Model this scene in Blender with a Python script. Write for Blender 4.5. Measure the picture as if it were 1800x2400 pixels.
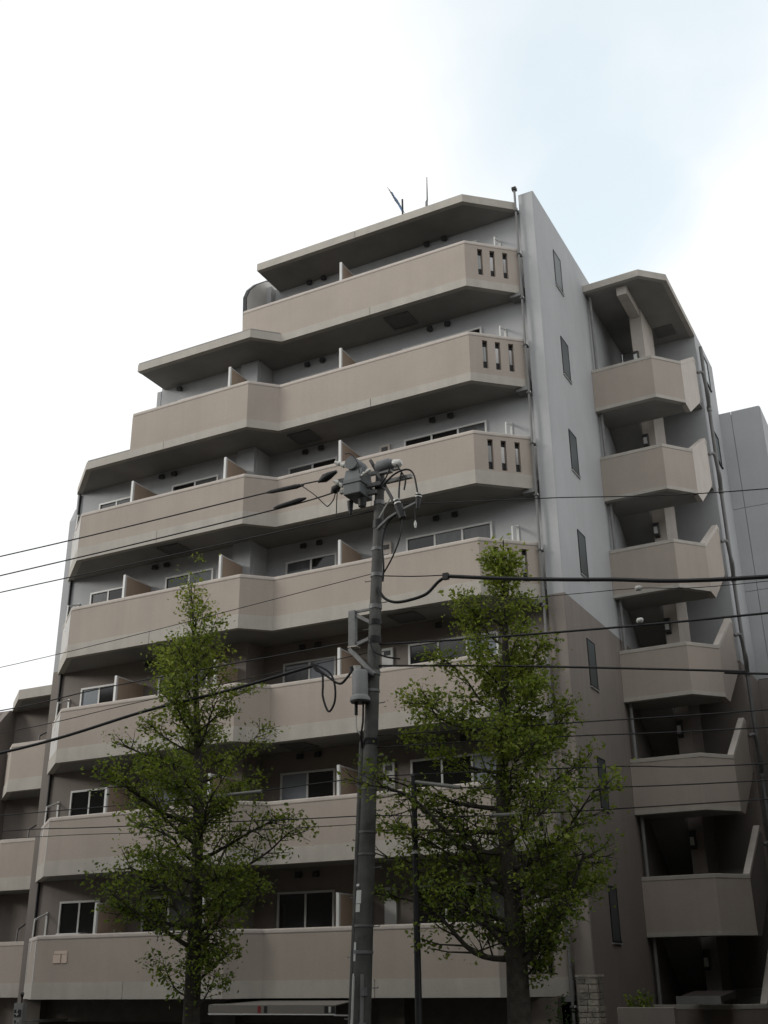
import bpy, math, random
from mathutils import Vector, Matrix
R = math.radians
for o in list(bpy.data.objects): bpy.data.objects.remove(o)
S = bpy.context.scene
COL = S.collection

# ---------------------------------------------------------------- camera
CAMZ = 3.2
cam_d = bpy.data.cameras.new('camera'); cam = bpy.data.objects.new('camera', cam_d); COL.objects.link(cam)
cam_d.sensor_fit = 'AUTO'; cam_d.sensor_width = 36.0
cam_d.lens = 2567.34 / 2400 * 36.0
cam_d.clip_start = 0.1; cam_d.clip_end = 2000
cr, cu, cf = Vector((0.8856, 0.4643, -0.0112)), Vector((0.1907, -0.3415, 0.9203)), Vector((-0.4235, 0.8172, 0.3910))
cam.matrix_world = Matrix(((cr.x, cu.x, -cf.x, 0), (cr.y, cu.y, -cf.y, 0), (cr.z, cu.z, -cf.z, CAMZ), (0, 0, 0, 1)))
S.camera = cam

# ---------------------------------------------------------------- sky
SUN_EL, SUN_AZ = 18.0, 233.0         # low sun behind thin cloud, over the street behind the camera, azimuth measured from +Y towards +X
world = bpy.data.worlds.new('World'); S.world = world; world.use_nodes = True
nt = world.node_tree; nt.nodes.clear()
def wn(t, **k):
    n = nt.nodes.new(t)
    for a, b in k.items(): setattr(n, a, b)
    return n
wout = wn('ShaderNodeOutputWorld'); wbg = wn('ShaderNodeBackground')
sky = wn('ShaderNodeTexSky', sky_type='NISHITA', sun_disc=False)
sky.sun_elevation = R(SUN_EL); sky.sun_rotation = R(SUN_AZ); sky.altitude = 30; sky.air_density = 1.0; sky.dust_density = 0.6; sky.ozone_density = 0.4
tc = wn('ShaderNodeTexCoord')
noi = wn('ShaderNodeTexNoise'); noi.inputs['Scale'].default_value = 3.4; noi.inputs['Detail'].default_value = 5; noi.inputs['Roughness'].default_value = 0.5; noi.inputs['Distortion'].default_value = 0.3
mp = wn('ShaderNodeMapping'); mp.inputs['Location'].default_value = (0.55, 0.2, 0.9)
nt.links.new(tc.outputs['Generated'], mp.inputs['Vector']); nt.links.new(mp.outputs['Vector'], noi.inputs['Vector'])
# one broad thin patch of cloud in the upper right of the view, elsewhere the noise alone opens gaps
def lobe(d, k0, k1):
    dot = wn('ShaderNodeVectorMath', operation='DOT_PRODUCT'); dot.inputs[1].default_value = Vector(d).normalized()
    nt.links.new(tc.outputs['Generated'], dot.inputs[0])
    mr = wn('ShaderNodeMapRange', interpolation_type='SMOOTHSTEP'); mr.inputs['From Min'].default_value = k0; mr.inputs['From Max'].default_value = k1
    nt.links.new(dot.outputs['Value'], mr.inputs['Value']); return mr.outputs['Result']
def wmath(op, a, b):
    m = wn('ShaderNodeMath', operation=op)
    for i, x in enumerate((a, b)):
        if isinstance(x, (int, float)): m.inputs[i].default_value = x
        else: nt.links.new(x, m.inputs[i])
    return m.outputs[0]
lob = wmath('MAXIMUM', wmath('MAXIMUM', lobe((-0.13, 0.665, 0.735), 0.970, 0.999), lobe((-0.175, 0.765, 0.62), 0.9935, 0.9998)), lobe((-0.02, 0.66, 0.75), 0.97, 0.999))
gap = wn('ShaderNodeMapRange', interpolation_type='SMOOTHSTEP'); gap.inputs['From Min'].default_value = 0.50; gap.inputs['From Max'].default_value = 0.96
nt.links.new(wmath('ADD', noi.outputs['Fac'], wmath('MULTIPLY', lob, 0.36)), gap.inputs['Value'])
gapf = wmath('MULTIPLY', gap.outputs['Result'], 0.33)
skym = wn('ShaderNodeVectorMath', operation='SCALE'); skym.inputs['Scale'].default_value = 0.32
skyt = wn('ShaderNodeVectorMath', operation='MULTIPLY'); skyt.inputs[1].default_value = (0.80, 1.22, 1.05)   # air tint: pale cyan
nt.links.new(sky.outputs['Color'], skyt.inputs[0]); nt.links.new(skyt.outputs['Vector'], skym.inputs[0])
mix = wn('ShaderNodeMix', data_type='RGBA'); mix.inputs['A'].default_value = (1.06, 1.07, 1.08, 1)
nt.links.new(gapf, mix.inputs['Factor']); nt.links.new(skym.outputs['Vector'], mix.inputs['B'])
nt.links.new(mix.outputs['Result'], wbg.inputs['Color']); wbg.inputs['Strength'].default_value = 1.0
nt.links.new(wbg.outputs['Background'], wout.inputs['Surface'])

# ---------------------------------------------------------------- sun (veiled) and exposure
sd = bpy.data.lights.new('sun', 'SUN'); sd.energy = 1.4; sd.angle = R(15); sd.color = (1.0, 0.96, 0.9)
so = bpy.data.objects.new('sun', sd); COL.objects.link(so)
sv = Vector((math.sin(R(SUN_AZ)) * math.cos(R(SUN_EL)), math.cos(R(SUN_AZ)) * math.cos(R(SUN_EL)), math.sin(R(SUN_EL))))
so.rotation_euler = sv.to_track_quat('Z', 'Y').to_euler(); so.location = (0, 0, 40)
S.view_settings.view_transform = 'Standard'; S.view_settings.look = 'None'
S.view_settings.exposure = 0.0; S.view_settings.gamma = 1.0; S.view_settings.use_curve_mapping = False
S.render.engine = 'CYCLES'

# ---------------------------------------------------------------- materials
def mat(name, col, rough=0.8, var=0.06, nscale=3.0, streak=0.0, bump=0.0, bscale=60.0, spec=0.3, metal=0.0, fine=0.0):
    m = bpy.data.materials.new(name); m.use_nodes = True; t = m.node_tree; b = t.nodes['Principled BSDF']
    b.inputs['Roughness'].default_value = rough; b.inputs['Metallic'].default_value = metal; b.inputs['Specular IOR Level'].default_value = spec
    geo = t.nodes.new('ShaderNodeNewGeometry'); pos = geo.outputs['Position']
    def noise(scale, detail=4, vec=None):
        n = t.nodes.new('ShaderNodeTexNoise'); n.inputs['Scale'].default_value = scale; n.inputs['Detail'].default_value = detail
        t.links.new(vec or pos, n.inputs['Vector']); return n.outputs['Fac']
    def mul(a, lo, hi, fmin=0.3, fmax=0.7):
        r = t.nodes.new('ShaderNodeMapRange'); r.inputs['From Min'].default_value = fmin; r.inputs['From Max'].default_value = fmax
        r.inputs['To Min'].default_value = lo; r.inputs['To Max'].default_value = hi; t.links.new(a, r.inputs['Value']); return r.outputs['Result']
    fac = mul(noise(nscale), 1 - var, 1 + var)
    def times(a, b_):
        k = t.nodes.new('ShaderNodeMath'); k.operation = 'MULTIPLY'; t.links.new(a, k.inputs[0]); t.links.new(b_, k.inputs[1]); return k.outputs[0]
    if fine: fac = times(fac, mul(noise(nscale * 18, 3), 1 - fine, 1 + fine))
    if streak:
        mpn = t.nodes.new('ShaderNodeMapping'); mpn.inputs['Scale'].default_value = (5, 5, 0.22); t.links.new(pos, mpn.inputs['Vector'])
        fac = times(fac, mul(noise(1.0, 6, mpn.outputs['Vector']), 1 - streak, 1.0, 0.36, 0.60))
    sc = t.nodes.new('ShaderNodeVectorMath'); sc.operation = 'SCALE'; sc.inputs[0].default_value = col; t.links.new(fac, sc.inputs['Scale'])
    t.links.new(sc.outputs['Vector'], b.inputs['Base Color'])
    if bump:
        bn = t.nodes.new('ShaderNodeBump'); bn.inputs['Strength'].default_value = bump; bn.inputs['Distance'].default_value = 0.02
        t.links.new(noise(bscale, 3), bn.inputs['Height']); t.links.new(bn.outputs['Normal'], b.inputs['Normal'])
    return m
M = {}
M['parapet'] = mat('parapet_paint', (0.401, 0.348, 0.300), 0.85, 0.05, 0.9, 0.035, 0.25, 55, fine=0.02)
M['band'] = mat('band_concrete', (0.440, 0.412, 0.365), 0.85, 0.06, 2.2, 0.07, 0.2, 40, fine=0.04)
M['coping'] = mat('coping_paint', (0.52, 0.47, 0.42), 0.8, 0.05, 2.0, 0.06, 0.15, 40, fine=0.03)
M['grey'] = mat('grey_paint', (0.430, 0.438, 0.442), 0.85, 0.05, 0.7, 0.03, 0.2, 50, fine=0.02)
M['brown'] = mat('brown_paint', (0.232, 0.203, 0.181), 0.85, 0.06, 0.8, 0.06, 0.2, 50, fine=0.02)
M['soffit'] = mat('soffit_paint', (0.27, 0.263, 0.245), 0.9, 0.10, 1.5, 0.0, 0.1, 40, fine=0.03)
M['facet'] = mat('facet_paint_lit', (0.56, 0.545, 0.52), 0.8, 0.05, 1.5, 0.05, 0.2, 45, fine=0.02)  # pale paint, lightened further to carry sky light from the left
M['hatch'] = mat('hatch_paint', (0.15, 0.148, 0.14), 0.8, 0.08, 4)
M['roofing'] = mat('roof_membrane', (0.22, 0.22, 0.22), 0.9, 0.1, 2)
M['screen'] = mat('partition_board', (0.40, 0.30, 0.225), 0.7, 0.05, 3, 0.05)
M['white'] = mat('white_aluminium', (0.62, 0.62, 0.60), 0.45, 0.04, 4, spec=0.5)
M['silver'] = mat('silver_aluminium', (0.42, 0.43, 0.42), 0.4, 0.05, 4, metal=0.3)
M['dark'] = mat('dark_metal', (0.020, 0.020, 0.021), 0.5, 0.15, 8)
M['hood'] = mat('vent_hood_metal', (0.06, 0.06, 0.06), 0.5, 0.1, 8)
M['pipedark'] = mat('aged_pipe', (0.12, 0.122, 0.122), 0.7, 0.12, 4)
M['pipe'] = mat('grey_pipe', (0.20, 0.20, 0.195), 0.6, 0.1, 4)
M['concrete'] = mat('pole_concrete', (0.125, 0.124, 0.118), 0.9, 0.22, 5, 0.25, 0.5, 70, fine=0.12)
M['steel'] = mat('galvanised_steel', (0.20, 0.205, 0.20), 0.55, 0.18, 10, metal=0.25)
M['tgrey'] = mat('transformer_paint', (0.145, 0.155, 0.158), 0.55, 0.1, 4, 0.12)
M['can'] = mat('can_paint', (0.22, 0.225, 0.225), 0.5, 0.08, 4, 0.12)
M['porcelain'] = mat('white_porcelain', (0.52, 0.52, 0.49), 0.25, 0.04, 6, spec=0.6)
M['cable'] = mat('black_cable', (0.014, 0.014, 0.015), 0.55, 0.1, 8)
M['cover'] = mat('cable_cover_plastic', (0.22, 0.22, 0.205), 0.5, 0.1, 8)
M['bark'] = mat('bark', (0.060, 0.053, 0.043), 0.95, 0.3, 9, 0.2, 0.9, 35, fine=0.2)
M['asphalt'] = mat('asphalt', (0.05, 0.05, 0.052), 0.9, 0.15, 2, bump=0.3)
M['paving'] = mat('paving', (0.095, 0.09, 0.085), 0.9, 0.12, 2, bump=0.2)
M['kerb'] = mat('kerb_stone', (0.30, 0.30, 0.29), 0.9, 0.1, 3)
M['soil'] = mat('ground_soil', (0.12, 0.11, 0.09), 0.95, 0.2, 0.5)
M['line'] = mat('road_paint', (0.7, 0.7, 0.68), 0.8, 0.1, 5)
M['tile'] = mat('dark_wall_tile', (0.10, 0.085, 0.07), 0.7, 0.15, 4, fine=0.08)
M['stone'] = mat('split_stone', (0.30, 0.275, 0.23), 0.9, 0.30, 7, bump=0.8, bscale=25, fine=0.12)
M['stone2'] = mat('split_stone_dark', (0.20, 0.19, 0.16), 0.9, 0.30, 7, bump=0.8, bscale=25, fine=0.12)
M['awning'] = mat('awning_fabric', (0.19, 0.175, 0.155), 0.85, 0.06, 3)
M['red'] = mat('red_print', (0.20, 0.03, 0.03), 0.8, 0.05, 3)
M['plaque'] = mat('plaque_pale', (0.62, 0.50, 0.42), 0.7, 0.06, 5)
M['sticker'] = mat('pole_sticker', (0.74, 0.76, 0.72), 0.6, 0.08, 20, 0.1)
M['shutter'] = mat('shutter_metal', (0.06, 0.05, 0.045), 0.6, 0.1, 3)
M['shadeblk'] = mat('shade_block_render', (0.11, 0.10, 0.09), 0.9, 0.08, 0.8, 0.12)  # dark render of the added shade blocks, keeps street bounce low
M['blue'] = mat('blue_plastic', (0.10, 0.22, 0.42), 0.5)
def glass(name, col, rough=0.06, spec=0.5):
    m = bpy.data.materials.new(name); m.use_nodes = True; b = m.node_tree.nodes['Principled BSDF']
    b.inputs['Base Color'].default_value = (*col, 1); b.inputs['Roughness'].default_value = rough; b.inputs['Specular IOR Level'].default_value = spec
    return m
M['gdark'] = glass('glass_dark_room', (0.012, 0.012, 0.012))
M['gcurtain'] = mat('glass_with_curtain', (0.10, 0.105, 0.105), 0.08, 0.10, 6, 0.25, spec=0.5)
M['gpale'] = mat('glass_with_pale_blind', (0.25, 0.275, 0.30), 0.10, 0.04, 3, spec=0.5)
M['gstair'] = mat('glass_stair_frosted', (0.05, 0.062, 0.064), 0.4, 0.06, 6, spec=0.3)
M['gfrost'] = mat('glass_frosted', (0.11, 0.13, 0.135), 0.25, 0.06, 6, spec=0.5)
def leafmat(name, c0, c1, c2):
    m = bpy.data.materials.new(name); m.use_nodes = True; t = m.node_tree; b = t.nodes['Principled BSDF']
    at = t.nodes.new('ShaderNodeAttribute'); at.attribute_name = 'rnd'
    cr_ = t.nodes.new('ShaderNodeValToRGB'); e = cr_.color_ramp.elements
    e[0].color = (*c0, 1); e[1].color = (*c2, 1); x = e.new(0.55); x.color = (*c1, 1)
    t.links.new(at.outputs['Fac'], cr_.inputs['Fac']); t.links.new(cr_.outputs['Color'], b.inputs['Base Color'])
    b.inputs['Roughness'].default_value = 0.55; b.inputs['Specular IOR Level'].default_value = 0.35
    tr = t.nodes.new('ShaderNodeBsdfTranslucent'); t.links.new(cr_.outputs['Color'], tr.inputs['Color'])
    mx = t.nodes.new('ShaderNodeMixShader'); mx.inputs[0].default_value = 0.48
    t.links.new(b.outputs[0], mx.inputs[1]); t.links.new(tr.outputs[0], mx.inputs[2]); t.links.new(mx.outputs[0], t.nodes['Material Output'].inputs['Surface'])
    return m
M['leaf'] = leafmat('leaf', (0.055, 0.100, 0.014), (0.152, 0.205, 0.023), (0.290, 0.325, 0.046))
M['shrub'] = leafmat('shrub_leaf', (0.020, 0.045, 0.012), (0.040, 0.080, 0.018), (0.070, 0.110, 0.025))

# ---------------------------------------------------------------- mesh helpers
class MB:
    def __init__(s): s.v = []; s.f = []; s.smooth = False
    def add(s, vs, fs):
        n = len(s.v); s.v += [tuple(v) for v in vs]; s.f += [tuple(i + n for i in f) for f in fs]; return s
    def box(s, x0, x1, y0, y1, z0, z1):
        return s.add([(x0, y0, z0), (x1, y0, z0), (x1, y1, z0), (x0, y1, z0), (x0, y0, z1), (x1, y0, z1), (x1, y1, z1), (x0, y1, z1)],
                     [(0, 3, 2, 1), (4, 5, 6, 7), (0, 1, 5, 4), (1, 2, 6, 5), (2, 3, 7, 6), (3, 0, 4, 7)])
    def prism(s, poly, z0, z1):              # plan polygon counter-clockwise
        n = len(poly)
        a = sum(poly[i][0] * poly[(i + 1) % n][1] - poly[(i + 1) % n][0] * poly[i][1] for i in range(n))
        if a < 0: poly = poly[::-1]
        vs = [(x, y, z0) for x, y in poly] + [(x, y, z1) for x, y in poly]
        return s.add(vs, [tuple(range(n))[::-1], tuple(range(n, 2 * n))] + [(i, (i + 1) % n, n + (i + 1) % n, n + i) for i in range(n)])
    def prism_x(s, poly, x0, x1):            # polygon in (y, z) extruded along x
        n = len(poly)
        a = sum(poly[i][0] * poly[(i + 1) % n][1] - poly[(i + 1) % n][0] * poly[i][1] for i in range(n))
        if a < 0: poly = poly[::-1]
        vs = [(x0, y, z) for y, z in poly] + [(x1, y, z) for y, z in poly]
        return s.add(vs, [tuple(range(n))[::-1], tuple(range(n, 2 * n))] + [(i, (i + 1) % n, n + (i + 1) % n, n + i) for i in range(n)])
    def obox(s, p0, d, l0, l1, t0, t1, z0, z1):   # box along plan direction d from p0, thickness along the left normal
        nx, ny = -d[1], d[0]
        P = lambda l, t: (p0[0] + d[0] * l + nx * t, p0[1] + d[1] * l + ny * t)
        return s.prism([P(l0, t0), P(l1, t0), P(l1, t1), P(l0, t1)], z0, z1)
    def beam(s, a, b, w, h, up=(0, 0, 1)):
        a, b = Vector(a), Vector(b); d = (b - a).normalized(); u = Vector(up)
        if abs(d.dot(u)) > 0.98: u = Vector((0, 1, 0))
        x = d.cross(u).normalized() * w / 2; y = x.cross(d).normalized() * h / 2
        vs = [a - x - y, a + x - y, a + x + y, a - x + y, b - x - y, b + x - y, b + x + y, b - x + y]
        return s.add(vs, [(0, 1, 2, 3)[::-1], (4, 5, 6, 7), (0, 1, 5, 4), (1, 2, 6, 5), (2, 3, 7, 6), (3, 0, 4, 7)])
    def tube(s, pts, rad, n=8, caps=True):
        pts = [Vector(p) for p in pts]; s.smooth = True
        if not isinstance(rad, (list, tuple)): rad = [rad] * len(pts)
        vs = []; fs = []; prev = None
        for i, p in enumerate(pts):
            d = (pts[min(i + 1, len(pts) - 1)] - pts[max(i - 1, 0)])
            d = d.normalized() if d.length > 1e-9 else Vector((0, 0, 1))
            if prev is None:
                x = d.cross(Vector((0, 0, 1)));
                if x.length < 0.05: x = Vector((1, 0, 0))
                x.normalize()
            else:
                x = prev - d * prev.dot(d); x.normalize()
            prev = x; y = d.cross(x)
            for k in range(n):
                a = 2 * math.pi * k / n; vs.append(p + (x * math.cos(a) + y * math.sin(a)) * rad[i])
        for i in range(len(pts) - 1):
            for k in range(n):
                k2 = (k + 1) % n; fs.append((i * n + k, i * n + k2, (i + 1) * n + k2, (i + 1) * n + k))
        if caps: fs.append(tuple(range(n))[::-1]); fs.append(tuple(range((len(pts) - 1) * n, len(pts) * n)))
        return s.add(vs, fs)
    def build(s, name, m, parent=None, kind=None, bevel=0.0, loc=None):
        me = bpy.data.meshes.new(name); me.from_pydata(s.v, [], s.f); me.update()
        me.materials.append(M[m] if isinstance(m, str) else m)
        o = bpy.data.objects.new(name, me); COL.objects.link(o)
        if parent is not None: adopt(o, parent)
        if s.smooth:
            for pl in me.polygons: pl.use_smooth = True
            md = o.modifiers.new('edge', 'EDGE_SPLIT'); md.split_angle = R(40)
        if bevel:
            b = o.modifiers.new('bevel', 'BEVEL'); b.width = bevel; b.segments = 2; b.limit_method = 'ANGLE'; b.angle_limit = R(40); b.harden_normals = False
        if kind: o['kind'] = kind
        return o
def wloc(o):
    l = Vector((0, 0, 0))
    while o is not None: l += o.location; o = o.parent
    return l
def adopt(o, parent): o.parent = parent; o.location = o.location - wloc(parent)
def thing(name, label, cat, loc=(0, 0, 0), group=None):
    o = bpy.data.objects.new(name, None); o.location = loc; o.empty_display_size = 0.3; COL.objects.link(o); return tag(o, label, cat, group)
def tag(o, label, cat=None, group=None):
    o['label'] = label
    if cat: o['category'] = cat
    if group: o['group'] = group
    return o
def dup(o, parent, off):
    c = o.copy(); COL.objects.link(c); c.parent = parent; c.location = o.location + Vector(off); return c
def offset(pts, d):                          # offset an open plan polyline to its left by d, mitred
    out = []
    for i, p in enumerate(pts):
        ns = []
        for a, b in ((i - 1, i), (i, i + 1)):
            if a >= 0 and b < len(pts):
                e = Vector((pts[b][0] - pts[a][0], pts[b][1] - pts[a][1])).normalized(); ns.append(Vector((-e.y, e.x)))
        n = sum(ns, Vector((0, 0))); n.normalize(); n /= max(0.3, n.dot(ns[0]))
        out.append((p[0] + n.x * d, p[1] + n.y * d))
    return out
def ribbon(mb, pts, t0, t1, z0, z1):         # wall following a polyline between the offsets t0 and t1
    mb.prism(offset(pts, t0) + offset(pts, t1)[::-1], z0, z1); return mb
def smooth_curve(pts, n=8):
    P = [Vector(p) for p in pts]; out = []
    for i in range(len(P) - 1):
        a, b, c, d = P[max(i - 1, 0)], P[i], P[i + 1], P[min(i + 2, len(P) - 1)]
        for k in range(n):
            t = k / n; out.append(0.5 * ((2 * b) + (c - a) * t + (2 * a - 5 * b + 4 * c - d) * t * t + (3 * b - a - 3 * c + d) * t ** 3))
    out.append(P[-1]); return out

# ---------------------------------------------------------------- setting
MB().box(-400, 400, -300, 500, -0.6, -0.01).build('ground', 'soil', kind='structure')
MB().box(-120, 120, 1.0, 13.2, -0.3, 0.0).build('road', 'asphalt', kind='structure')
rl = MB()
for i in range(-12, 13): rl.box(i * 8.0, i * 8.0 + 4, 7.02, 7.17, 0.0, 0.004)
rl.build('road_marking', 'line', kind='structure')
MB().box(-120, 120, 13.36, 21.0, -0.3, 0.13).build('pavement', 'paving', kind='structure')
MB().box(-120, 120, 13.2, 13.36, -0.3, 0.14).build('kerb', 'kerb', kind='structure', bevel=0.02)
MB().box(-120, 120, -2.0, 0.84, -0.3, 0.13).build('pavement', 'paving', kind='structure')
MB().box(-120, 120, 0.84, 1.0, -0.3, 0.14).build('kerb', 'kerb', kind='structure', bevel=0.02)

# ================================================================ main apartment building
FH = 2.8
ZR = lambda k: 4.234 + FH * (k - 2)          # top of the balcony coping on floor k
ZB = lambda k: ZR(k) - 1.427                 # underside of the balcony slab
ZF = lambda k: ZB(k) + 0.30                  # floor
ZSPLIT = 11.33                               # brown paint below, grey above
YL, YR, YW, YWL = 21.48, 22.095, 23.35, 22.73
E_, L_, A_, B_, C_, D_ = (-22.25, 22.70), (-20.81, YL), (-15.25, YL), (-14.63, YR), (-8.98, YR), (-7.83, 23.15)
XG = -7.36
bld = thing('apartment_building', 'tall eight-storey beige and grey apartment block with angular wraparound balconies', 'building', (-15, 23, 0))

# walls
def wallbox(name, boxes, m): 
    mb = MB()
    for b in boxes: mb.box(*b)
    return mb.build(name, m, bld)
wallbox('front_wall', [(-15.72, -7.62, YW, 31.4, ZB(2), ZSPLIT), (-22.26, -15.72, YWL, 31.4, ZB(2), ZSPLIT)], 'brown')
wallbox('front_wall', [(-15.72, -7.62, YW, 31.4, ZSPLIT, 22.45), (-22.26, -15.72, YWL, 31.4, ZSPLIT, 16.95), (-19.3, -15.72, YWL, 31.4, 16.95, 19.75), (-15.9, -15.72, YWL + 0.4, 31.4, 19.75, 22.45)], 'grey')
wallbox('column', [(-16.32, -15.74, 22.60, YWL + .1, ZB(2), ZSPLIT)], 'brown')
wallbox('column', [(-16.32, -15.74, 22.60, YWL + .1, ZSPLIT, 19.6)], 'grey')
wallbox('roof', [(-15.7, -7.5, 23.6, 31.4, 22.45, 22.5)], 'roofing')
arc = [(-7.36 - 0.04 + 0.04 * math.sin(a), 23.24 - 0.04 * math.cos(a)) for a in [R(x) for x in range(0, 91, 15)]]
gplan = [(-7.78, 23.345), (-7.78, 23.2)] + arc + [(XG, 31.4), (-7.615, 31.4), (-7.615, 23.345)]
MB().prism(gplan, 0, ZSPLIT).build('gable_wall', 'brown', bld)
MB().prism(gplan, ZSPLIT, 22.82).build('gable_wall', 'grey', bld)
# left fin wall, with its sloping top at the front
MB().prism_x([(22.78, 0), (22.78, ZSPLIT), (31.4, ZSPLIT), (31.4, 0)], -22.52, -22.27).build('fin_wall', 'brown', bld)
MB().prism_x([(22.78, ZSPLIT), (22.78, 16.0), (22.95, 16.45), (23.3, 16.8), (31.4, 16.8), (31.4, ZSPLIT)], -22.52, -22.27).build('fin_wall', 'grey', bld)
MB().prism_x([(22.72, 16.83), (22.72, 19.6), (24.5, 19.6), (24.5, 16.83)], -19.46, -19.31).build('fin_wall', 'grey', bld)
fin = [(22.2, 19.9), (22.13, 21.5), (22.28, 21.85), (22.62, 22.25), (23.1, 22.66), (23.4, 22.80), (24.4, 22.80), (24.4, 19.9)]
fo = MB().prism_x(fin, -16.0, -15.88).build('fin_wall', 'facet', bld)  # paler paint here makes up for the shade on this face
e = MB()
for a, b in zip(fin[:5], fin[1:6]): e.beam((-15.94, a[0] - .02, a[1]), (-15.94, b[0] - .02, b[1]), 0.124, 0.03)
e.build('edge_flashing', 'dark', fo)

# balcony slabs with their fascia, parapets, base bands and copings
FULL = [E_, L_, A_, B_, C_, D_]
JOINTS = {0: 0.35, 1: 0.62}
def split_band(pts, z0, z1, t0, t1, parent, every=3.1, name='band_panel'):
    """cast band pieces along a polyline, one object each, with a narrow joint between"""
    outer, inner = offset(pts, t0), offset(pts, t1)
    for i in range(len(pts) - 1):
        a, b, ia, ib = Vector(outer[i]), Vector(outer[i + 1]), Vector(inner[i]), Vector(inner[i + 1])
        n = max(1, round((b - a).length / every))
        for k in range(n):
            f0 = k / n; f1 = (k + 1) / n; g = 0.007 / (b - a).length
            g0 = g if k else 0; g1 = g if k < n - 1 else 0
            q = [a.lerp(b, f0 + g0), a.lerp(b, f1 - g1), ia.lerp(ib, f1 - g1), ia.lerp(ib, f0 + g0)]
            MB().prism([tuple(x) for x in q], z0, z1).build(name, 'band', parent)
def slotted_panel(p, q, z0, z1, t0, t1):
    d = Vector((q[0] - p[0], q[1] - p[1])); L = d.length; d.normalize(); d = (d.x, d.y)
    cuts = [0.27 * L, 0.49 * L, 0.72 * L]; w = 0.068; s0, s1 = z0 + 0.05, z1 - 0.10
    mb = MB(); ed = [0.0]
    for c in cuts: ed += [c - w, c + w]
    ed.append(L)
    for i in range(0, len(ed), 2): mb.obox(p, d, ed[i], ed[i + 1], t0, t1, z0, z1)
    for c in cuts:
        mb.obox(p, d, c - w, c + w, t0, t1, z0, s0); mb.obox(p, d, c - w, c + w, t0, t1, s1, z1)
    return mb
def balcony(k, slab, par, closed_left=True):
    zb, zr = ZB(k), ZR(k); wallx = -7.83
    body = [(x, y) for x, y in par[:-1]] if par[-1] == D_ else par
    if body[0] == E_:
        fa = MB().prism([E_, L_, offset(body, .15)[1], offset(body, .15)[0]], zb + 0.36, zr - 0.11); body = body[1:]
    else: fa = None
    o = ribbon(MB(), body, 0.0, 0.15, zb + 0.36, zr - 0.11).build('balcony', 'parapet', bld)
    if fa: fa.build('corner_facet', 'facet' if k > 3 else 'parapet', o)  # upper facets: pale paint with left-hand sky light put into it
    # the chamfered end with its three slots
    ext = slotted_panel(C_, D_, zb + 0.36, zr - 0.11, 0.0, 0.15)
    ext.build('slotted_panel', 'parapet', o)
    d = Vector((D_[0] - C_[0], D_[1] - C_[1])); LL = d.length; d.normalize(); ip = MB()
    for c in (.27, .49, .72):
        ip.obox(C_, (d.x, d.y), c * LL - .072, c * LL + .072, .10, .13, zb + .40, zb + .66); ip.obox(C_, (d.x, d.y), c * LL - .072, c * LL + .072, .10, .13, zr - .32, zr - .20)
    ip.build('slot_shade', 'dark', o)  # added dark plates, standing in for shade inside the slots
    # slab
    back = [(wallx, YW - .003), (-15.73, YW - .003), (-15.73, 22.597), (slab[0][0], 22.597 if slab[0][0] < -19 else YW)]
    ins = offset(slab, 0.02)
    MB().prism(ins + [(D_[0], YW - .003), (-15.72, YW - .003), (-15.72, YWL - .003), (ins[0][0], max(YWL - .003, ins[0][1] + .01))], zb + 0.012, zb + 0.30).build('slab', 'soffit', o)
    return o
for k in range(2, 9):
    if k <= 6: slab, par = FULL, FULL
    elif k == 7: slab, par = FULL, [(-19.24, YL), A_, B_, C_, D_]
    else: slab, par = [(-19.20, YL), A_, B_, C_, D_], [(-15.97, YR), C_, D_]
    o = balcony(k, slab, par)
    zb, zr = ZB(k), ZR(k)
    if k <= 6:
        split_band(slab, zb, zb + 0.36, -0.012, 0.14, o)
    else:
        split_band(slab, zb, zb + 0.235, -0.012, 0.14, o)
        ribbon(MB(), par, 0.001, 0.15, zb + 0.236, zb + 0.362).build('kerb_strip', 'parapet', o)
    cop = [par[0]] + par[1:]
    ribbon(MB(), cop, -0.014, 0.17, zr - 0.11, zr).build('coping', 'coping', o, bevel=0.03)
    if k <= 6:   # pale corner bead on the left chamfer
        d = Vector((L_[0] - E_[0], L_[1] - E_[1])).normalized()
        MB().obox(L_, (d.x, d.y), -0.10, -0.0, -0.010, 0.05, zb + 0.36, zr - 0.11).build('corner_bead', 'facet', o)
        if k <= 3: MB().obox(E_, (d.x, d.y), 0.02, 0.12, -0.010, 0.05, zb + 0.36, zr - 0.11).build('corner_bead', 'facet', o)
    # outlet spout under the slab beside the corner
    MB().box(-8.15, -7.84, 23.02, 23.34, zb - 0.10, zb + 0.01).build('gutter_box', 'pipe', o)
    # dividing screens
    for px, y0, y1 in ((-19.16, YL + .16, YWL), (-16.0, YL + .16, 22.6), (-12.8, YR + .16, YW)):
        if (k == 8 and px < -13) or (k == 7 and px < -17): continue
        s = MB().box(px - .015, px + .015, y0 + .05, y1, ZF(k) + .1, zr + 0.68).build('partition', 'screen', o)
        MB().box(px - .035, px + .035, y0 - .02, y0 + .05, ZF(k), zr + 0.71).build('post', 'white', s)
        MB().box(px - .02, px + .02, y0 + .05, y1, zr + 0.68, zr + 0.71).build('rail', 'white', s)
    # escape hatches in the soffit
    hx, hy = {8: (-11.2, 22.75), 7: (-14.2, 22.75), 6: (-17.9, 22.1), 5: (-11.2, 22.75), 4: (-14.2, 22.75), 3: (-17.9, 22.1)}.get(k, (None, None))
    if hx:
        h = MB()
        for a in ((-.36, .36, -.33, -.28), (-.36, .36, .28, .33), (-.36, -.31, -.28, .28), (.31, .36, -.28, .28)): h.box(hx + a[0], hx + a[1], hy + a[2], hy + a[3], zb - .03, zb + .01)
        h.box(hx - .31, hx + .31, hy - .28, hy + .28, zb - .008, zb + .011)
        h.build('escape_hatch', 'hatch', o)

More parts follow.
